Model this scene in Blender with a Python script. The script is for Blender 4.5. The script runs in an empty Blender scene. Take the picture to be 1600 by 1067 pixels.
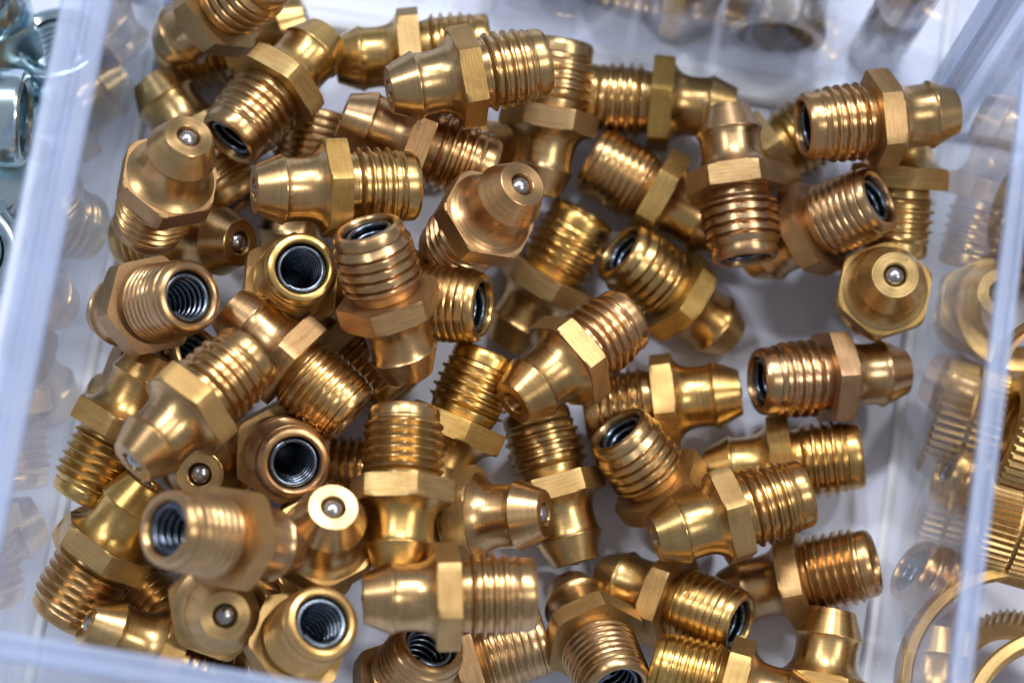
import bpy, math, random
from mathutils import Vector, Matrix, Euler

SC = bpy.context.scene
MM = 0.001                                   # everything below is written in millimetres
random.seed(7)

# ---------------------------------------------------------------- camera
cam_data = bpy.data.cameras.new("camera")
cam = bpy.data.objects.new("camera", cam_data)
SC.collection.objects.link(cam)
cam.location = Vector((41.76, -30.42, 320.28)) * MM
cam.rotation_euler = [math.radians(a) for a in (13.633, -3.201, 8.989)]
cam_data.lens = 100.0
cam_data.sensor_width = 36.0
cam_data.clip_start = 0.01
cam_data.clip_end = 20.0
cam_data.dof.use_dof = True
cam_data.dof.focus_distance = 0.3075
cam_data.dof.aperture_fstop = 14.5
SC.camera = cam

# ---------------------------------------------------------------- world and lamps
world = bpy.data.worlds.new("World")
SC.world = world
world.use_nodes = True
bg = world.node_tree.nodes["Background"]
bg.inputs[0].default_value = (0.86, 0.91, 1.0, 1)
bg.inputs[1].default_value = 0.38


def lamp(name, loc, target, size, power, color, size_y=None):
    d = bpy.data.lights.new(name, 'AREA')
    d.shape = 'RECTANGLE'
    d.size = size
    d.size_y = size_y or size
    d.energy = power
    d.color = color
    o = bpy.data.objects.new(name, d)
    SC.collection.objects.link(o)
    o.location = loc
    o.rotation_euler = (Vector(target) - Vector(loc)).to_track_quat('-Z', 'Y').to_euler()
    return o


lamp("back_panel_lamp", (0.04, 0.86, 1.06), (0.05, 0.04, 0), 0.20, 10.0, (0.97, 0.98, 1.0), 0.12)
lamp("back_left_lamp", (-0.26, 0.74, 1.12), (0.05, 0.04, 0), 0.09, 5.0, (0.97, 0.98, 1.0), 0.09)
lamp("back_right_lamp", (0.52, 0.62, 1.04), (0.05, 0.04, 0), 0.10, 6.5, (1.0, 0.97, 0.92), 0.10)
lamp("left_strip_lamp", (-0.58, 0.30, 1.05), (0.05, 0.04, 0), 0.06, 5.0, (0.98, 0.98, 1.0), 0.24)
lamp("right_strip_lamp", (0.74, -0.02, 0.98), (0.05, 0.04, 0), 0.07, 4.6, (1.0, 0.96, 0.90), 0.22)

SC.view_settings.view_transform = 'Standard'
SC.view_settings.look = 'None'
SC.view_settings.exposure = 0.0
SC.view_settings.gamma = 1.0
SC.cycles.max_bounces = 14
SC.cycles.glossy_bounces = 8
SC.cycles.diffuse_bounces = 4
SC.cycles.transparent_max_bounces = 32
SC.cycles.use_denoising = True
SC.cycles.sample_clamp_indirect = 6.0
SC.cycles.blur_glossy = 0.3


# ---------------------------------------------------------------- materials
class NT:
    """small helper round a node tree"""

    def __init__(self, name):
        self.m = bpy.data.materials.new(name)
        self.m.use_nodes = True
        self.t = self.m.node_tree
        self.t.nodes.clear()
        self.out = self.n('ShaderNodeOutputMaterial')

    def n(self, kind, **kw):
        nd = self.t.nodes.new(kind)
        for k, v in kw.items():
            if k == 'ins':
                for a, b in v.items():
                    if isinstance(b, bpy.types.NodeSocket):
                        self.t.links.new(b, nd.inputs[a])
                    else:
                        nd.inputs[a].default_value = b
            else:
                setattr(nd, k, v)
        return nd

    def math(self, op, a, b=0.0, c=0.0):
        return self.n('ShaderNodeMath', operation=op, ins={0: a, 1: b, 2: c}).outputs[0]

    def ramp(self, fac, stops):
        r = self.n('ShaderNodeValToRGB', ins={0: fac})
        e = r.color_ramp.elements
        while len(e) < len(stops):
            e.new(0.5)
        for k, (p, c) in enumerate(stops):
            e[k].position = p
            e[k].color = (*c, 1) if len(c) == 3 else c
        return r.outputs[0]

    def mix(self, f, a, b, blend='MIX'):
        x = self.n('ShaderNodeMix', data_type='RGBA', blend_type=blend)
        for k, v in ((0, f), (6, a), (7, b)):
            if isinstance(v, bpy.types.NodeSocket):
                self.t.links.new(v, x.inputs[k])
            else:
                x.inputs[k].default_value = v if not isinstance(v, tuple) else (*v, 1)[:4]
        return x.outputs[2]


def brass(name, base, dark, rosy, turned=True, rough=0.27, flat=0.0):
    """turned (lathe rings) or drawn bar brass, with handling tarnish"""
    g = NT(name)
    co = g.n('ShaderNodeTexCoord').outputs['Object']
    rnd = g.n('ShaderNodeObjectInfo').outputs['Random']
    sep = g.n('ShaderNodeSeparateXYZ', ins={0: co})
    x, y, z = sep.outputs
    if turned:
        rad = g.math('SQRT', g.math('ADD', g.math('MULTIPLY', x, x), g.math('MULTIPLY', y, y)))
        a = g.math('MULTIPLY', rad, 5200.0)
        b = g.math('MULTIPLY', z, 5200.0)
        vec = g.n('ShaderNodeCombineXYZ', ins={0: a, 1: b, 2: g.math('MULTIPLY', x, 160.0)}).outputs[0]
    else:
        vec = g.n('ShaderNodeCombineXYZ', ins={0: g.math('MULTIPLY', x, 300.0), 1: g.math('MULTIPLY', y, 300.0),
                                               2: g.math('MULTIPLY', z, 4800.0)}).outputs[0]
    off = g.n('ShaderNodeVectorMath', operation='ADD', ins={0: vec, 1: g.n('ShaderNodeCombineXYZ', ins={
        0: g.math('MULTIPLY', rnd, 91.0), 1: g.math('MULTIPLY', rnd, 57.0), 2: g.math('MULTIPLY', rnd, 33.0)}).outputs[0]}).outputs[0]
    lines = g.n('ShaderNodeTexNoise', ins={'Vector': off, 'Scale': 1.0, 'Detail': 3.0}).outputs[0]
    shift = g.n('ShaderNodeVectorMath', operation='ADD', ins={0: co, 1: g.n('ShaderNodeCombineXYZ', ins={
        0: rnd, 1: g.math('MULTIPLY', rnd, 1.7), 2: g.math('MULTIPLY', rnd, 2.3)}).outputs[0]}).outputs[0]
    tarn = g.n('ShaderNodeTexNoise', ins={'Vector': shift, 'Scale': 260.0, 'Detail': 4.0, 'Roughness': 0.6}).outputs[0]
    tarn2 = g.n('ShaderNodeTexNoise', ins={'Vector': shift, 'Scale': 110.0, 'Detail': 2.0}).outputs[0]
    speck = g.n('ShaderNodeTexNoise', ins={'Vector': shift, 'Scale': 2600.0, 'Detail': 2.0, 'Roughness': 0.7}).outputs[0]
    col = g.mix(g.ramp(tarn, [(0.40, (0, 0, 0)), (0.75, (1, 1, 1))]), base, dark)
    col = g.mix(g.ramp(tarn2, [(0.45, (0, 0, 0)), (0.70, (0.8, 0.8, 0.8))]), col, rosy)
    hue = g.n('ShaderNodeHueSaturation', ins={'Hue': g.math('MULTIPLY_ADD', rnd, 0.012, 0.494),
                                              'Saturation': g.math('MULTIPLY_ADD', g.math('FRACT', g.math('MULTIPLY', rnd, 7.3)), 0.16, 0.90),
                                              'Value': g.math('MULTIPLY_ADD', g.math('FRACT', g.math('MULTIPLY', rnd, 3.7)), 0.18, 0.90),
                                              'Color': col}).outputs[0]
    hue = g.mix(g.ramp(lines, [(0.34, (0.9, 0.9, 0.9)), (0.54, (0, 0, 0))]), hue, g.mix(0.5, hue, dark)) 
    col = g.mix(g.ramp(speck, [(0.66, (0, 0, 0)), (0.74, (0.75, 0.75, 0.75))]), hue, (0.10, 0.055, 0.025))
    ro = g.math('MULTIPLY_ADD', tarn, 0.20, rough - 0.10)
    ro = g.math('ADD', ro, g.math('MULTIPLY', lines, 0.12))
    hgt = g.math('ADD', g.math('MULTIPLY', lines, 0.55 if turned else 0.8), g.math('MULTIPLY', speck, 0.35))
    bump = g.n('ShaderNodeBump', ins={'Strength': 0.62 if turned else 0.60, 'Distance': 0.00004, 'Height': hgt}).outputs[0]
    bs = g.n('ShaderNodeBsdfPrincipled', ins={'Base Color': col, 'Metallic': 1.0, 'Roughness': ro, 'Normal': bump})
    if turned:
        tan = g.n('ShaderNodeTangent', direction_type='RADIAL', axis='Z').outputs[0]
        bs.inputs['Anisotropic'].default_value = 0.62
        bs.inputs['Anisotropic Rotation'].default_value = 0.25       # light smears across the lathe lines
        g.t.links.new(tan, bs.inputs['Tangent'])
    g.t.links.new(bs.outputs[0], g.out.inputs[0])
    return g.m


TONES = {
    'y': ((0.59, 0.384, 0.142), (0.37, 0.222, 0.073), (0.575, 0.360, 0.150)),
    't': ((0.585, 0.380, 0.160), (0.36, 0.223, 0.088), (0.57, 0.354, 0.156)),
    'r': ((0.575, 0.368, 0.172), (0.345, 0.210, 0.098), (0.58, 0.346, 0.168)),
}
DULL = {k: tuple(tuple(c * 0.84 for c in col) for col in v) for k, v in TONES.items()}     # drawn flats: dull oxide, plus a dark overhead reflection put into the colour
TURNED = {k: brass("turned_brass_" + k, *v, turned=True, rough=0.265) for k, v in TONES.items()}
DRAWN = {k: brass("drawn_brass_" + k, *v, turned=False, rough=0.42) for k, v in DULL.items()}


def steel(name, col, rough, tint=None, bumpy=0.2):
    g = NT(name)
    co = g.n('ShaderNodeTexCoord').outputs['Object']
    nz = g.n('ShaderNodeTexNoise', ins={'Vector': co, 'Scale': 420.0, 'Detail': 5.0}).outputs[0]
    c = g.mix(g.ramp(nz, [(0.40, (0, 0, 0)), (0.68, (1, 1, 1))]), col, tint or col)
    ro = g.math('MULTIPLY_ADD', nz, 0.25, rough - 0.1)
    bump = g.n('ShaderNodeBump', ins={'Strength': bumpy, 'Distance': 0.00006, 'Height': nz}).outputs[0]
    bs = g.n('ShaderNodeBsdfPrincipled', ins={'Base Color': c, 'Metallic': 1.0, 'Roughness': ro, 'Normal': bump})
    g.t.links.new(bs.outputs[0], g.out.inputs[0])
    return g.m


BALL = steel("ball_steel", (0.42, 0.41, 0.42), 0.27, (0.30, 0.29, 0.29), 0.1)
SPRING = steel("spring_steel", (0.145, 0.175, 0.225), 0.25, (0.075, 0.095, 0.125), 0.15)
BORE = steel("dark_bore", (0.085, 0.10, 0.125), 0.38, (0.04, 0.045, 0.055), 0.2)  # dark blue-grey metal for the insides of fittings and sleeves
ZINC = steel("zinc_plating", (0.60, 0.73, 0.77), 0.17, (0.42, 0.55, 0.62), 0.25)
CHROME = steel("nickel_plating", (0.62, 0.62, 0.63), 0.22, (0.50, 0.50, 0.52), 0.2)


def clear_plastic():
    """thin clear wall: lets light straight through, mirrors at a grazing angle, faint scuffs and dust"""
    g = NT("clear_plastic")
    co = g.n('ShaderNodeTexCoord').outputs['Object']
    nz = g.n('ShaderNodeTexNoise', ins={'Vector': co, 'Scale': 60.0, 'Detail': 3.0}).outputs[0]
    bump = g.n('ShaderNodeBump', ins={'Strength': 0.05, 'Distance': 0.0002, 'Height': nz}).outputs[0]
    geo = g.n('ShaderNodeNewGeometry')
    dot = g.n('ShaderNodeVectorMath', operation='DOT_PRODUCT', ins={0: bump, 1: geo.outputs['Incoming']}).outputs['Value']
    graz = g.math('SUBTRACT', 1.0, g.math('MINIMUM', g.math('ABSOLUTE', dot), 1.0))
    fr = g.math('MULTIPLY_ADD', g.math('POWER', graz, 4.5), 0.955, 0.045)        # same on both faces of the wall
    clear = g.n('ShaderNodeBsdfTransparent', ins={0: (0.95, 0.965, 0.99, 1)}).outputs[0]
    gloss = g.n('ShaderNodeBsdfGlossy', ins={'Color': (0.97, 0.98, 1.0, 1), 'Roughness': 0.018, 'Normal': bump}).outputs[0]
    mx = g.n('ShaderNodeMixShader', ins={0: fr, 1: clear, 2: gloss}).outputs[0]
    dust = g.n('ShaderNodeTexNoise', ins={'Vector': co, 'Scale': 1500.0, 'Detail': 3.0, 'Roughness': 0.65}).outputs[0]
    patch = g.n('ShaderNodeTexNoise', ins={'Vector': co, 'Scale': 90.0, 'Detail': 2.0}).outputs[0]
    d = g.math('MULTIPLY', g.ramp(dust, [(0.68, (0, 0, 0)), (0.72, (1, 1, 1))]), g.ramp(patch, [(0.5, (0, 0, 0)), (0.65, (0.8, 0.8, 0.8))]))
    haze = g.math('ADD', g.math('MULTIPLY', d, 0.8), 0.014)
    dif = g.n('ShaderNodeBsdfDiffuse', ins={0: (0.70, 0.74, 0.86, 1)}).outputs[0]
    mx = g.n('ShaderNodeMixShader', ins={0: haze, 1: mx, 2: dif}).outputs[0]
    g.t.links.new(mx, g.out.inputs[0])
    return g.m


def milky_plastic(name, col, rough, through=0.35):
    g = NT(name)
    co = g.n('ShaderNodeTexCoord').outputs['Object']
    nz = g.n('ShaderNodeTexNoise', ins={'Vector': co, 'Scale': 45.0, 'Detail': 5.0}).outputs[0]
    c = g.mix(nz, tuple(v * 0.88 for v in col), col)
    bump = g.n('ShaderNodeBump', ins={'Strength': 0.2, 'Distance': 0.0003, 'Height': nz}).outputs[0]
    bs = g.n('ShaderNodeBsdfPrincipled', ins={'Base Color': c, 'Roughness': rough, 'Normal': bump, 'IOR': 1.49}).outputs[0]
    if through:
        tr = g.n('ShaderNodeBsdfTransparent', ins={0: (0.90, 0.93, 0.98, 1)}).outputs[0]
        bs = g.n('ShaderNodeMixShader', ins={0: through, 1: bs, 2: tr}).outputs[0]
    g.t.links.new(bs, g.out.inputs[0])
    return g.m


CLEAR = clear_plastic()
RIM = milky_plastic("milky_rim", (0.40, 0.48, 0.68), 0.22, 0.58)
FOOT = milky_plastic("milky_foot", (0.80, 0.83, 0.90), 0.18, 0.12)
POST = milky_plastic("milky_post", (0.55, 0.62, 0.78), 0.15, 0.60)
FLOOR = milky_plastic("milky_floor", (0.60, 0.64, 0.78), 0.32, 0.0)
PAPER = milky_plastic("pale_table", (0.60, 0.62, 0.70), 0.6, 0.0)


# ---------------------------------------------------------------- mesh helpers
def mesh(name, verts, faces, mat, angle=30):
    me = bpy.data.meshes.new(name)
    me.from_pydata([(x * MM, y * MM, z * MM) for x, y, z in verts], [], faces)
    me.validate()
    me.update()
    me.shade_smooth()
    me.set_sharp_from_angle(angle=math.radians(angle))
    me.materials.append(mat)
    return me


def lathe(prof, seg, radius=None):
    """surface of revolution about z; prof = [(r, z)...]; radius(r, z, angle) may reshape it"""
    v, f = [], []
    rows = []
    for r, z in prof:
        if r <= 1e-6:
            rows.append([len(v)] * seg)
            v.append((0, 0, z))
        else:
            rows.append(list(range(len(v), len(v) + seg)))
            for k in range(seg):
                a = 2 * math.pi * k / seg
                q = radius(r, z, a) if radius else r
                v.append((q * math.cos(a), q * math.sin(a), z))
    for A, B in zip(rows, rows[1:]):
        for k in range(seg):
            n = (k + 1) % seg
            q = [A[k], A[n], B[n], B[k]]
            q = [p for i, p in enumerate(q) if p not in q[:i]]
            if len(q) > 2:
                f.append(q)
    return v, f


def box(x0, x1, y0, y1, z0, z1, b=0.0):
    """box with its four long top edges eased by b"""
    v, f = [], []
    for z, e in ((z0, 0.0), (z1 - b, 0.0), (z1, b)) if b else ((z0, 0), (z1, 0)):
        v += [(x0 + e, y0 + e, z), (x1 - e, y0 + e, z), (x1 - e, y1 - e, z), (x0 + e, y1 - e, z)]
    n = len(v) // 4
    f.append([3, 2, 1, 0])
    for k in range(n - 1):
        for i in range(4):
            j = (i + 1) % 4
            f.append([4 * k + i, 4 * k + j, 4 * k + 4 + j, 4 * k + 4 + i])
    f.append([4 * n - 4 + i for i in range(4)])
    return v, f


def link(name, me, parent=None):
    o = bpy.data.objects.new(name, me)
    SC.collection.objects.link(o)
    o.parent = parent
    return o


def thing(name, label, cat, group=None):
    o = bpy.data.objects.new(name, None)
    o.empty_display_size = 0.004
    SC.collection.objects.link(o)
    o['label'] = label
    o['category'] = cat
    if group:
        o['group'] = group
    return o


def hexrad(af, a, rnd=0.985):
    m = (a + math.pi / 6) % (math.pi / 3) - math.pi / 6
    return min(af / 2 / math.cos(m), af / math.sqrt(3) * rnd)


def rim_bar(x0, x1, y0, y1, z0, z1, long_y):
    """moulded rim: rounded, with a shallow groove along its top"""
    w = (x1 - x0) if long_y else (y1 - y0)
    a, b = (y0, y1) if long_y else (x0, x1)
    c = x0 if long_y else y0
    sec = [(0, z0), (0, z1 - 0.45), (0.18, z1 - 0.12), (0.42, z1), (w * 0.46, z1 - 0.02), (w * 0.52, z1 - 0.45), (w * 0.60, z1 - 0.45),
           (w * 0.66, z1 - 0.08), (w - 0.40, z1 - 0.05), (w - 0.15, z1 - 0.2), (w, z1 - 0.5), (w, z0)]
    v, n = [], len(sec)
    for t in (a, b):
        v += [((c + q, t, z) if long_y else (t, c + q, z)) for q, z in sec]
    f = [[i, (i + 1) % n, n + (i + 1) % n, n + i] for i in range(n)]
    if long_y:
        f = [q[::-1] for q in f]
    return v, f + [list(range(n)), list(range(n, 2 * n))[::-1]]


# ---------------------------------------------------------------- setting
W, D, H = 93.1, 84.0, 52.3
v, f = box(-900, 1000, -900, 1000, -14, -6)
table = link("table_top", mesh("table_top", v, f, PAPER))
table['kind'] = 'structure'

tray = thing("organizer_tray", "clear plastic compartment tray with milky rims holding the brass fittings", "plastic tray")
link("base", mesh("base", *box(-95, 190, -90, 175, -2.2, 0), FLOOR), tray)
TH = 1.5
for x0, x1, y0, y1, rw in ((-TH, 0, -86, 172, 5.0), (W, W + TH, -86, 172, 2.2)):
    d = link("divider", mesh("divider", *box(x0, x1, y0, y1, 0.02, H - 1.6), CLEAR), tray)
    c = (x0 + x1) / 2
    link("rim", mesh("rim", *rim_bar(c - rw / 2, c + rw / 2, y0, y1, H - 1.58, H, True), RIM), d)
    link("foot", mesh("foot", *box(x0 - 0.7, x1 + 0.7, y0, y1, 0.03, 0.75, 0.35), FOOT), d)
for y0, x0, x1 in ((-TH, 0.02, W - 0.02), (D, 0.02, W - 0.02), (-TH, -93, -TH - 0.02), (D, -93, -TH - 0.02),
                   (-TH, W + TH + 0.02, 186), (D, W + TH + 0.02, 186)):
    d = link("divider", mesh("divider", *box(x0, x1, y0, y0 + TH, 0.02, H - 1.6), CLEAR), tray)
    link("rim", mesh("rim", *rim_bar(x0 + 1.0, x1 - 1.0, y0 - 0.6, y0 + TH + 0.6, H - 1.58, H - 0.02, False), RIM), d)
    link("foot", mesh("foot", *box(x0 + 0.72, x1 - 0.72, y0 - 1.3, y0 + TH + 1.1, 0.03, 1.3, 0.5), FOOT), d)

for cx, cy in ((W - 1.25, D - 1.25), (W + TH + 1.25, D - 1.25), (W - 1.25, D + TH + 1.25), (W + TH + 1.25, D + TH + 1.25), (1.25, D - 1.25), (-TH - 1.25, D - 1.25)):
    v, f = lathe([(0, 1.35), (1.2, 1.35), (1.2, H - 1.7), (0, H - 1.7)], 24)          # rounded moulding in the corner between two walls
    link("corner_post", mesh("corner_post", [(x + cx, y + cy, z) for x, y, z in v], f, POST), tray)

# ---------------------------------------------------------------- brass grease fittings
# z runs from the nose tip (0) to the end of the threads (17.9)
NOSE = [(1.22, 1.9), (1.22, 0.30), (1.30, 0.06), (1.38, 0.0), (2.52, 0.0), (2.60, 0.05), (3.79, 2.86), (3.82, 2.93), (3.81, 3.0), (3.70, 3.12),
        (3.58, 3.35), (3.51, 3.75), (3.48, 4.2), (3.47, 4.7), (3.48, 5.2), (3.53, 5.65), (3.66, 6.15), (3.92, 6.65), (4.30, 7.05), (4.72, 7.30), (4.90, 7.43)]
NOSE_ME = mesh("nose", *lathe(NOSE, 64), TURNED['y'])


def collar_mesh():
    AF = 10.0

    def rr(r, z, a):
        if r < 4.9:
            return r
        lim = min(5.34 + max(0.0, z - 7.4) * 1.5, 5.62 + max(0.0, 9.9 - z) * 1.5)
        return min(hexrad(AF, a), lim)
    prof = [(4.80, 7.40), (5.0, 7.40), (5.0, 7.55), (5.0, 7.75), (5.0, 8.2), (5.0, 9.1), (5.0, 9.62), (5.0, 9.78), (5.0, 9.90), (3.5, 9.90)]
    return mesh("hex_collar", *lathe(prof, 72, rr), DRAWN['y'], 25)


COLLAR_ME = collar_mesh()


def shank_mesh(kind):
    seg, per = 60, 11
    pitch, z0, z1, crest, root, taper = {'a': (1.12, 10.75, 16.0, 4.46, 3.78, 0.24), 'b': (1.00, 10.35, 16.3, 4.46, 3.72, 0.12),
                                         'd': (1.16, 10.8, 16.4, 4.46, 3.74, 0.20), 'c': (0.86, 10.6, 16.7, 4.36, 3.94, 0.30)}[kind]

    def h(t):
        t = abs((t % 1.0) * 2 - 1)                       # 1 at the root, 0 at the crest
        if kind == 'a':
            return max(0.0, min(1.0, (0.58 - t) / 0.36))
        if kind == 'b':
            return max(0.0, min(1.0, (0.95 - t) / 0.86))
        if kind == 'd':
            return max(0.0, min(1.0, (0.90 - t) / 0.30))
        return max(0.0, min(1.0, (0.85 - t) / 0.35))
    v, f = [], []
    start = [(3.52, 9.86), (3.60, 9.95), (3.66, 10.15)]
    rows = [start_row(v, r, z, seg) for r, z in start]
    n = int(math.ceil((z1 - z0) / pitch * per)) + per
    grid = []
    for j in range(-per, n):
        row = []
        for k in range(seg):
            a = 2 * math.pi * k / seg
            t = j / per + k / seg
            z = min(max(z0 + pitch * t, z0), z1)
            fade = min(1.0, max(0.0, (z - z0) / (pitch * 0.6)), max(0.0, (z1 - z) / (pitch * 0.6)))
            u = (z - z0) / (z1 - z0)
            r = root + 0.06 + (crest - root - 0.06 - taper * u) * h(t) * fade
            row.append(len(v))
            v.append((r * math.cos(a), r * math.sin(a), z))
        grid.append(row)
    for j in range(len(grid) - 1):
        for k in range(seg):
            if k < seg - 1:
                q = [grid[j][k], grid[j][k + 1], grid[j + 1][k + 1], grid[j + 1][k]]
            else:
                if j + per + 1 >= len(grid):
                    continue
                q = [grid[j][k], grid[j + per][0], grid[j + per + 1][0], grid[j + 1][k]]
            zs = [v[i][2] for i in q]
            if max(zs) - min(zs) > 1e-5:
                f.append(q)
    pilot = 3.84 if kind != 'c' else 3.90
    ends = [(root - 0.05, z0 - 0.02), (root, z0 + 0.05)]
    tail = [(root + 0.02, z1 - 0.05), (pilot - 0.10, z1 + 0.10), (pilot, z1 + 0.25), (pilot, 17.10), (pilot - 0.10, 17.48), (pilot - 0.32, 17.76), (pilot - 0.58, 17.88),
            (3.16, 17.90), (2.96, 17.82), (2.82, 17.62), (2.78, 17.2)]
    r1 = rows + [start_row(v, r, z, seg) for r, z in ends]
    r2 = [start_row(v, r, z, seg) for r, z in tail]
    for rs in (r1, r2):
        for A, B in zip(rs, rs[1:]):
            for k in range(seg):
                m = (k + 1) % seg
                f.append([A[k], A[m], B[m], B[k]])
    return mesh("threaded_shank", v, f, TURNED['y'], 26)


def start_row(v, r, z, seg):
    ids = list(range(len(v), len(v) + seg))
    for k in range(seg):
        a = 2 * math.pi * k / seg
        v.append((r * math.cos(a), r * math.sin(a), z))
    return ids


SHANK_ME = {k: shank_mesh(k) for k in 'abcd'}
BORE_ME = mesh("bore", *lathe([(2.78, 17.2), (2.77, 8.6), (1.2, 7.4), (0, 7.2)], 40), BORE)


def spring_mesh():
    v, f = [], []
    turns, seg, tube = 9, 30, 7
    n = int(turns * seg)
    for i in range(n + 1):
        a = 2 * math.pi * i / seg
        z = 17.38 - 0.90 * i / seg
        cr = 2.43 - 0.085 * i / seg
        for k in range(tube):
            b = 2 * math.pi * k / tube
            r = cr + 0.34 * math.cos(b)
            v.append((r * math.cos(a), r * math.sin(a), z + 0.36 * math.sin(b)))
    for i in range(n):
        for k in range(tube):
            m = (k + 1) % tube
            f.append([i * tube + k, i * tube + m, (i + 1) * tube + m, (i + 1) * tube + k])
    f.append(list(range(tube))[::-1])
    f.append([n * tube + k for k in range(tube)])
    return mesh("spring", v, f, SPRING, 60)


SPRING_ME = spring_mesh()


def ball_mesh(zc, r, mat):
    return mesh("ball", *lathe([(r * math.sin(math.pi * i / 14), zc - r * math.cos(math.pi * i / 14)) for i in range(15)], 28), mat)


BALL_ME = {'s': ball_mesh(0.98, 1.19, BALL), 'd': ball_mesh(1.95, 1.10, TURNED['t'])}

FIT_GROUP = "brass grease fittings heaped in the clear compartment"


def dress(o, mat):
    o.material_slots[0].link = 'OBJECT'
    o.material_slots[0].material = mat


def fitting(loc, rot, tone, thread, tip, label):
    t = thing("grease_fitting", label, "brass fitting", FIT_GROUP)
    t.location = Vector(loc) * MM
    t.rotation_euler = [math.radians(a) for a in rot]
    dress(link("nose", NOSE_ME, t), TURNED[tone])
    dress(link("hex_collar", COLLAR_ME, t), DRAWN[tone])
    s = link("threaded_shank", SHANK_ME[thread], t)
    dress(s, TURNED[tone])
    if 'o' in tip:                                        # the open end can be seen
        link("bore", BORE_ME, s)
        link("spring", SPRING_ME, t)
    if 's' in tip or 'd' in tip:
        link("ball", BALL_ME['d' if 'd' in tip else 's'], t)
    return t


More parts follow.
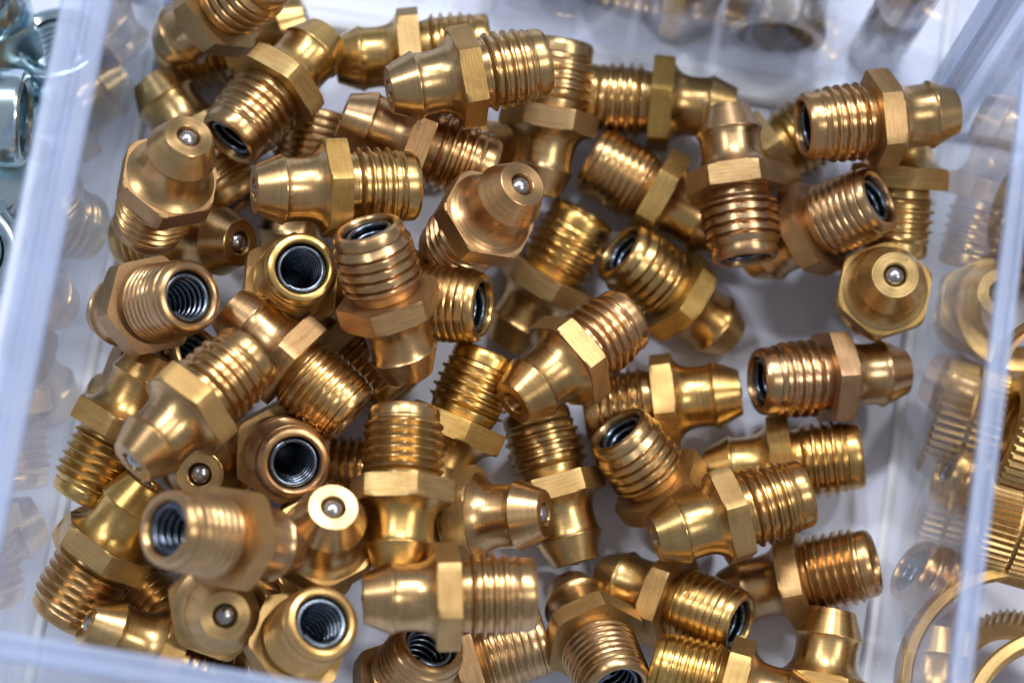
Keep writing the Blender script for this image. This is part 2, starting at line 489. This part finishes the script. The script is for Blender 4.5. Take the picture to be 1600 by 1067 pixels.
FITTINGS = [
    ((2.92, 74.57, 9.89), (-22.8, -38.0, -117.9), 't', 'd', 'o',
     'tan fitting at the top left, threads cut by the top edge, nose down left'),
    ((20.72, 77.24, 14.50), (-53.5, -70.2, 116.7), 'y', 'a', 'o',
     'yellow fitting slanting down left behind the top left ball nose, dark bore half covered'),
    ((1.50, 70.97, 7.78), (-120.7, -81.4, -105.6), 't', 'a', 'so',
     'dull brass fitting by the top left wall of which only the blank nose shows'),
    ((9.67, 57.27, 32.81), (177.3, -26.1, -118.5), 'r', 'a', 's',
     'upper left fitting with its steel ball up and a broad hexagon skirt'),
    ((16.94, 54.39, 26.65), (-108.5, -51.5, -60.5), 'y', 'a', 'so',
     'shiny yellow fitting lying level at the upper left, ball nose pointing left'),
    ((19.89, 53.25, 3.91), (-17.3, -73.6, -76.7), 't', 'c', 'so',
     'buried fitting showing only a scrap of thread between the upper left yellow ones'),
    ((22.00, 75.92, 10.20), (13.0, -86.4, -178.4), 'y', 'a', 'so',
     'blurred fitting by the far wall, nose left, behind the big top middle one'),
    ((29.22, 68.58, 24.87), (-105.0, -71.2, -53.4), 't', 'a', 'so',
     'big top middle fitting, nose down left and a pale orange hexagon flat'),
    ((24.38, 66.81, 18.89), (-118.7, -70.6, -71.2), 'r', 'a', 'so',
     'reddish fitting slanting down right just below the big upper middle one'),
    ((47.17, 64.33, 9.42), (4.0, -76.4, -94.1), 't', 'a', 'so',
     'shaded fitting pointing nose down beneath the threads of the big upper middle one'),
    ((45.22, 59.45, 28.58), (176.6, -27.9, -138.5), 'r', 'a', 's',
     'rosy fitting in the upper centre aiming its steel ball up right at the viewer'),
    ((68.39, 78.64, 8.60), (98.8, -57.8, -94.4), 'y', 'a', 'so',
     'yellow fitting lying level along the far wall, threads left and hexagon on edge'),
    ((66.73, 76.47, 15.06), (-99.4, -80.2, -155.4), 'r', 'd', 'so',
     'upper right fitting with nose toward the far wall and threads toward the viewer'),
    ((91.85, 78.94, 19.52), (70.2, -72.0, -53.4), 'r', 'a', 'o',
     'coppery fitting highest at the upper right, bore left, nose touching the clear wall'),
    ((72.54, 61.89, 6.73), (-26.0, -45.1, -119.1), 'r', 'c', 'o',
     'coppery fitting under the upper right one, coiled spring bright in its right facing bore'),
    ((67.00, 69.31, 4.24), (-73.1, -58.5, -63.9), 'y', 'a', 'so',
     'fitting wedged at the upper right showing one glaring yellow hexagon flat'),
    ((86.94, 81.09, 14.52), (-133.7, -63.5, -133.7), 'y', 'a', 'so',
     'fitting along the right wall, threads just above the face on ball nose'),
    ((87.23, 58.31, 21.90), (179.2, 3.3, -123.0), 'y', 'a', 's',
     'yellow fitting standing upright by the right wall, ball facing straight at the viewer'),
    ((91.86, 51.44, 7.57), (-57.4, -69.4, 75.2), 'r', 'a', 'o',
     'coppery fitting alone on the bare floor at the right, bore left, spring visible'),
    ((69.22, 64.29, 6.73), (81.6, -72.4, -102.3), 'y', 'c', 'so',
     'yellow fitting slanting down right, threads up left and a bright square hexagon flat'),
    ((72.08, 53.41, 2.05), (-4.6, -61.9, -16.5), 'y', 'd', 'o',
     'fitting right of centre with oval bore up left and nose buried lower right'),
    ((46.80, 47.97, 2.30), (19.1, -67.8, -132.7), 'y', 'a', 'so',
     'centre fitting with threads up right and dark nose behind the hollow tipped one'),
    ((48.13, 37.94, 18.02), (177.4, -74.1, 51.7), 'r', 'a', 'd',
     'reddish brown fitting at the very centre with an empty hole in its nose tip'),
    ((36.62, 38.62, 20.31), (-0.1, -53.6, -60.9), 'r', 'd', 'o',
     'rosy fitting left of centre standing on its nose, bore up and coarse worn threads'),
    ((20.44, 47.37, 8.74), (-9.5, -2.6, -114.4), 'y', 'c', 'o',
     'fitting left of centre whose round dark bore looks straight up at the viewer'),
    ((15.72, 51.03, 16.73), (157.6, -45.9, -157.9), 'y', 'a', 's',
     'olive yellow fitting at the left with ball facing right beside the round bore'),
    ((16.07, 42.50, 21.16), (-94.3, -55.8, -118.2), 'r', 'c', 'so',
     'reddish fitting slanting down right at the left of centre, streaky silver hexagon flat'),
    ((2.46, 41.02, 14.42), (-30.1, -18.2, -118.1), 'r', 'c', 'o',
     'rosy fitting by the left wall with tight spring coils bright in its bore'),
    ((10.20, 22.09, 31.33), (-108.5, -47.1, -20.2), 't', 'a', 's',
     'large tan fitting on top at the left, ball nose down left over its neighbours'),
    ((9.05, 36.84, 17.51), (116.7, -57.5, -41.2), 'y', 'b', 'so',
     'yellow fitting along the left wall with sharp saw tooth threads pointing down, upper one'),
    ((10.84, 22.61, 18.60), (-155.4, -68.5, -141.2), 'y', 'b', 'so',
     'blurred yellow fitting at the lower left, saw tooth threads down left by the wall'),
    ((27.46, 16.65, 27.86), (-14.2, -40.1, 32.2), 'r', 'c', 'o',
     'blurred fitting topmost at the lower left, bore left with blue spring coils'),
    ((22.25, 31.48, 7.53), (-0.3, -21.7, 128.4), 'r', 'c', 'o',
     'fitting standing on its nose at the left, hexagon and deep bore facing the viewer'),
    ((31.36, 20.99, 31.53), (-179.0, -18.1, -108.7), 'y', 'a', 's',
     'fitting with steel ball up and pale ring tip, right of the deep upright bore'),
    ((22.24, 8.52, 28.42), (176.5, -14.9, 140.7), 'y', 'a', 's',
     'dark yellow bottom left fitting, ball straight at the viewer by the front rim'),
    ((27.13, 6.61, 13.68), (-7.0, -17.9, -130.6), 'y', 'c', 'o',
     'fitting at the bottom left with spring bore up right, beside the bottom ball nose'),
    ((35.92, 12.54, 28.70), (-135.1, -88.0, -33.7), 't', 'a', 'so',
     'tan fitting lying level on top at the bottom middle, nose left and threads right'),
    ((39.14, 16.32, 24.83), (91.6, -75.3, -173.8), 'y', 'b', 'so',
     'lower middle fitting with saw tooth threads up and a wide brown hexagon'),
    ((53.41, 25.82, 21.53), (157.2, -63.6, -146.6), 'y', 'a', 's',
     'glossy yellow fitting in the lower middle with its ball nose to the right'),
    ((58.25, 23.78, 5.89), (18.0, -84.4, -83.6), 'y', 'a', 'so',
     'fitting below the hollow tipped one, nose pointing down with pale hexagon flat'),
    ((72.16, 29.07, 2.53), (20.3, -55.6, -61.9), 't', 'd', 'o',
     'fitting right of centre, bore up left and coarse ribs, below the level yellow one'),
    ((65.87, 26.48, 14.29), (-92.7, -58.5, -61.2), 't', 'a', 'so',
     'bright tan fitting at the lower right, ball nose left and ribbed threads up right'),
    ((71.35, 36.84, 4.08), (-63.4, -67.5, -100.7), 'y', 'a', 'so',
     'yellow fitting on the floor at the right, behind the bright tan lower right one'),
    ((75.26, 23.48, 2.49), (13.4, -70.0, -175.0), 'r', 'b', 'so',
     'coppery lower right fitting on the floor, thread end nearly touching the right wall'),
    ((61.62, 23.48, 2.08), (-21.4, -61.3, -171.7), 'y', 'c', 'o',
     'fitting at the bottom right with spring bore down right and nose up left'),
    ((58.10, 21.25, 3.21), (-11.6, -48.2, 133.1), 't', 'c', 'o',
     "fitting at the bottom edge with hexagon up and bore cut by the picture's edge"),
    ((40.23, 7.26, 4.85), (-52.4, -82.1, -102.0), 'r', 'c', 'so',
     'dark fitting on the floor beneath the level one at the bottom middle'),
    ((38.77, 1.97, 4.89), (-3.6, -33.0, -113.7), 't', 'c', 'o',
     "fitting at the bottom edge whose bore opens up right beneath the level one's nose"),
    ((85.41, 10.82, 13.92), (-166.6, -83.6, 159.6), 'y', 'c', 'so',
     'fitting at the bottom edge right, fine threads left and hexagon right, cut off'),
    ((87.14, 22.84, 8.59), (-119.0, -80.8, -152.2), 'y', 'a', 'so',
     'bottom right fitting with nose up and hexagon cut by the bottom edge'),
    ((26.54, 48.10, 12.42), (-35.2, -64.3, -143.0), 'y', 'c', 'o',
     'fitting left of centre showing only its threads and bore facing right'),
    ((40.47, 27.09, 10.86), (51.9, -72.2, -157.4), 'y', 'a', 'so',
     'yellow fitting just below the centre, threads up right and a glaring silver hexagon flat'),
    ((73.73, 45.98, 7.35), (-150.7, -79.3, 164.9), 'y', 'a', 'so',
     'yellow fitting right of centre lying level, nose right almost touching the lone floor one'),
    ((21.98, 50.86, 6.10), (-109.5, -80.3, -109.3), 't', 'b', 'so',
     'scratched dull fitting under the rosy upright one, worn thread end showing'),
    ((43.97, 30.23, 5.72), (99.9, -79.0, -96.9), 't', 'b', 'so',
     'dark buried fitting between the deep upright bore and the saw tooth one'),
    ((16.08, 24.53, 17.77), (-169.7, -17.3, 52.5), 't', 'a', 's',
     'fitting whose small ball tip peeks out under the big tan nose at left'),
    ((29.63, 27.40, 10.61), (153.8, -78.0, -81.3), 'y', 'b', 'so',
     'buried fitting at the bottom left showing a dark thread by the pale ring tip'),
    ((1.70, 19.26, 4.60), (-21.5, -82.9, 163.2), 't', 'b', 'o',
     'dark fitting on the floor at the bottom left under the blurred yellow one'),
    ((7.18, 6.84, 17.91), (-167.0, -65.7, -25.4), 't', 'a', 's',
     'blurred fitting at the bottom left with its nose just above the front rim'),
    ((45.05, 71.28, 2.06), (35.5, -58.5, -29.5), 'y', 'a', 'o',
     'dark buried fitting on the floor between the reddish and shaded upper middle ones'),
    ((1.88, 32.45, 1.58), (-18.2, -43.8, -126.7), 't', 'a', 'o',
     'dark fitting mostly buried at the left under the spring bored and big tan ones'),
    ((17.65, 81.60, 7.05), (120.3, -67.5, -93.3), 'y', 'a', 'so',
     'fitting at the top left hidden between the two topmost, a blurred nose edge'),
]
for row in FITTINGS:
    fitting(*row)

# ---------------------------------------------------------------- neighbours in the other compartments


def placed(t, loc, axis, spin=0.0):
    t.location = Vector(loc) * MM
    q = Vector(axis).normalized().to_track_quat('Z', 'Y')
    t.rotation_euler = (q @ Euler((0, 0, math.radians(spin))).to_quaternion()).to_euler()


# zinc plated flange nuts on the left: hexagon, raised collar, threaded bore
def nut_hex():
    def rr(r, z, a):
        if r < 5.2:
            return r
        return min(hexrad(11.6, a), 6.1 + max(0, min(z, 5.0 - z)) * 1.6)
    return mesh("hex_body", *lathe([(3.6, 0.0), (5.6, 0.0), (5.6, 0.25), (5.6, 0.5), (5.6, 4.5), (5.6, 4.75), (5.6, 5.0), (4.5, 5.0)], 72, rr), ZINC, 25)


NUT_HEX = nut_hex()
NUT_COLLAR = mesh("collar", *lathe([(4.6, 4.95), (4.75, 5.1), (4.75, 5.6), (5.3, 5.7), (5.5, 6.0), (5.5, 8.9), (5.3, 9.3), (4.9, 9.5), (4.3, 9.5), (3.9, 9.1)], 56), ZINC)
_pr = []
for i in range(30):
    _pr.append((3.85 if i % 3 else 3.4, 9.1 - i * 0.305))
NUT_BORE = mesh("threaded_bore", *lathe(_pr, 48), ZINC, 40)
for loc, ax, sp, lab in (
        ((-19.5, 59.8, 17.3), (0.985, 0.10, 0.04), 10, "zinc nut in the left compartment, its round collar pointing at the brass pile"),
        ((-17.0, 70.5, 8.0), (-0.25, 0.55, 0.80), 0, "zinc nut at the top left corner with its collar up and away"),
        ((-8.2, 68.8, 3.0), (-0.15, 0.35, 0.93), 20, "zinc nut standing close to the left wall, collar rim up"),
        ((-14.8, 47.5, 11.0), (0.20, -0.35, 0.92), 15, "zinc nut low in the left compartment showing its threaded hole"),
        ((-10.0, 55.0, 5.8), (-0.90, 0.40, 0.10), 25, "zinc nut lying under the collared one in the left compartment"),
        ((-21.0, 66.0, 22.0), (0.30, 0.90, 0.30), 5, "zinc nut lying highest at the left picture edge")):
    t = thing("flange_nut", lab, "steel nut", "zinc plated nuts in the left compartment")
    placed(t, loc, ax, sp)
    link("hex_body", NUT_HEX, t)
    c = link("collar", NUT_COLLAR, t)
    link("threaded_bore", NUT_BORE, c)


# plated sleeves standing behind the far wall
def sleeve(r, h, lab, loc, ax):
    t = thing("steel_sleeve", lab, "steel sleeve", "plated sleeves in the far compartment")
    placed(t, loc, ax)
    link("shell", mesh("shell", *lathe([(r * 0.80, 0), (r * 0.94, 0), (r, 0.5), (r, h * 0.55), (r * 0.97, h * 0.56), (r * 0.97, h * 0.60), (r, h * 0.61), (r, h - 0.6), (r * 0.95, h), (r * 0.76, h)], 64), CHROME), t)
    link("bore", mesh("bore", *lathe([(r * 0.76, h), (r * 0.74, h - 0.4), (r * 0.74, 0.4), (r * 0.80, 0)], 48), BORE), t)


for row in (
        (6.0, 18, "wide plated sleeve lying behind the far wall, its dark mouth facing the pile", (71.2, 107.0, 6.1), (0.04, -1.0, 0.02)),
        (3.2, 30, "slim tall plated sleeve by the far right corner", (84.6, 91.5, 0), (0.02, 0.0, 1)),
        (4.6, 28, "tall plated sleeve just left of the wide dark mouthed one", (60.6, 93.0, 0), (0, 0, 1)),
        (5.0, 18, "dark mouthed plated sleeve lying behind the far wall at the top middle", (40.5, 109.0, 5.1), (0.10, -1.0, 0.02)),
        (4.4, 30, "tall plated sleeve behind the far wall between the two dark mouthed ones", (50.8, 95.8, 0), (0.05, 0.1, 1)),
        (3.6, 20, "plated sleeve lying down behind the far wall at the top left", (12.0, 96.0, 3.7), (1, 0.12, 0))):
    sleeve(*row)


# knurled brass nuts and rings on the right
def knurled(lab, loc, ax, r, w, teeth, sp=0):
    t = thing("knurled_nut", lab, "knurled nut", "knurled brass nuts in the right compartment")
    placed(t, loc, ax, sp)
    seg = teeth * 6

    def rr(q, z, a):
        if q < r - 0.01:
            return q
        ph = (a * teeth / (2 * math.pi)) % 1.0
        return r - 0.42 * abs(2 * ph - 1) ** 1.5
    g = w * 0.48
    link("knurled_body", mesh("knurled_body", *lathe([(r * 0.66, 0), (r - 0.5, 0), (r, 0.3), (r, g), (r - 0.7, g + 0.05), (r - 0.7, g + 0.5), (r, g + 0.55), (r, w - 0.3), (r - 0.5, w), (r * 0.66, w)], seg, rr), DRAWN['y'], 40), t)
    link("bore", mesh("bore", *lathe([(r * 0.66, w)] + [(r * 0.62 if i % 2 else r * 0.57, w - 0.2 - i * (w - 0.4) / 15) for i in range(16)] + [(r * 0.66, 0)], 48), TURNED['y']), t)


for row in (
        ("knurled brass nut lying against the inside of the right wall", (95.2, 46.8, 9.0), (1, -0.13, 0.05), 6.8, 7.6, 44),
        ("knurled brass nut at the right picture edge, upper of the two there", (102.3, 44.6, 16.5), (1, -0.12, -0.08), 6.6, 7.0, 40),
        ("knurled brass nut at the right picture edge, lower of the two there", (100.6, 34.2, 13.5), (1, -0.10, -0.05), 5.6, 8.0, 46),
        ("knurled nut at the right picture edge, highest up", (105.5, 68.5, 13.0), (0.85, -0.2, 0.45), 5.6, 7.5, 42),
        ("small knurled nut half veiled by the right wall under the larger one", (95.6, 36.2, 6.0), (1, -0.1, 0.0), 5.4, 5.0, 42)):
    knurled(*row)


def ring(lab, loc, ax, r, th, h):
    t = thing("brass_ring", lab, "brass ring", "plain brass rings in the right compartment")
    placed(t, loc, ax)
    link("band", mesh("band", *lathe([(r - th, 0.3), (r - th + 0.3, 0), (r - 0.3, 0), (r, 0.3), (r, h - 0.3), (r - 0.3, h), (r - th + 0.3, h), (r - th, h - 0.3), (r - th, 0.3)], 96), TURNED['y']), t)


for row in (
        ("large thin brass ring leaning at the lower right corner behind the clear wall", (107.6, 16.8, 11.5), (0.06, -0.05, 1), 13.6, 1.6, 3.0),
        ("brass ring lying over the large one at the very lower right corner", (112.5, 12.0, 17.0), (-0.12, 0.10, 1), 11.4, 1.7, 3.0),
        ("brass ring at the right picture edge above the knurled nuts", (109.0, 51.5, 13.0), (-0.45, -0.3, 0.85), 8.0, 1.1, 3.4)):
    ring(*row)
for row in (
        ("wide brass ring lying flat behind the right wall beside the ball nose", (104.0, 61.5, 0.1), (0.05, 0.0, 1), 7.4, 3.2, 5.0),
        ("brass ring leaning behind the right wall above the wide flat one", (103.0, 74.0, 5.0), (0.75, -0.35, 0.5), 6.6, 2.4, 6.0)):
    ring(*row)
t = thing("toothed_nut", "toothed brass nut with a threaded hole inside the large lower right ring", "toothed nut")
placed(t, (108.6, 21.0, 4.0), (-0.25, -0.45, 0.86))


def tooth(r, z, a):
    if r < 6.0:
        return r
    ph = (a * 48 / (2 * math.pi)) % 1.0
    return r - 0.5 * abs(2 * ph - 1)


link("toothed_rim", mesh("toothed_rim", *lathe([(4.6, 0), (6.4, 0), (6.4, 5.0), (5.9, 5.0), (4.7, 5.0)], 48 * 6, tooth), DRAWN['t'], 40), t)
link("threaded_bore", mesh("threaded_bore", *lathe([(4.7, 5.0)] + [(4.6 if i % 2 else 4.2, 4.8 - i * 0.3) for i in range(16)] + [(4.6, 0)], 48), TURNED['r'], 50), t)
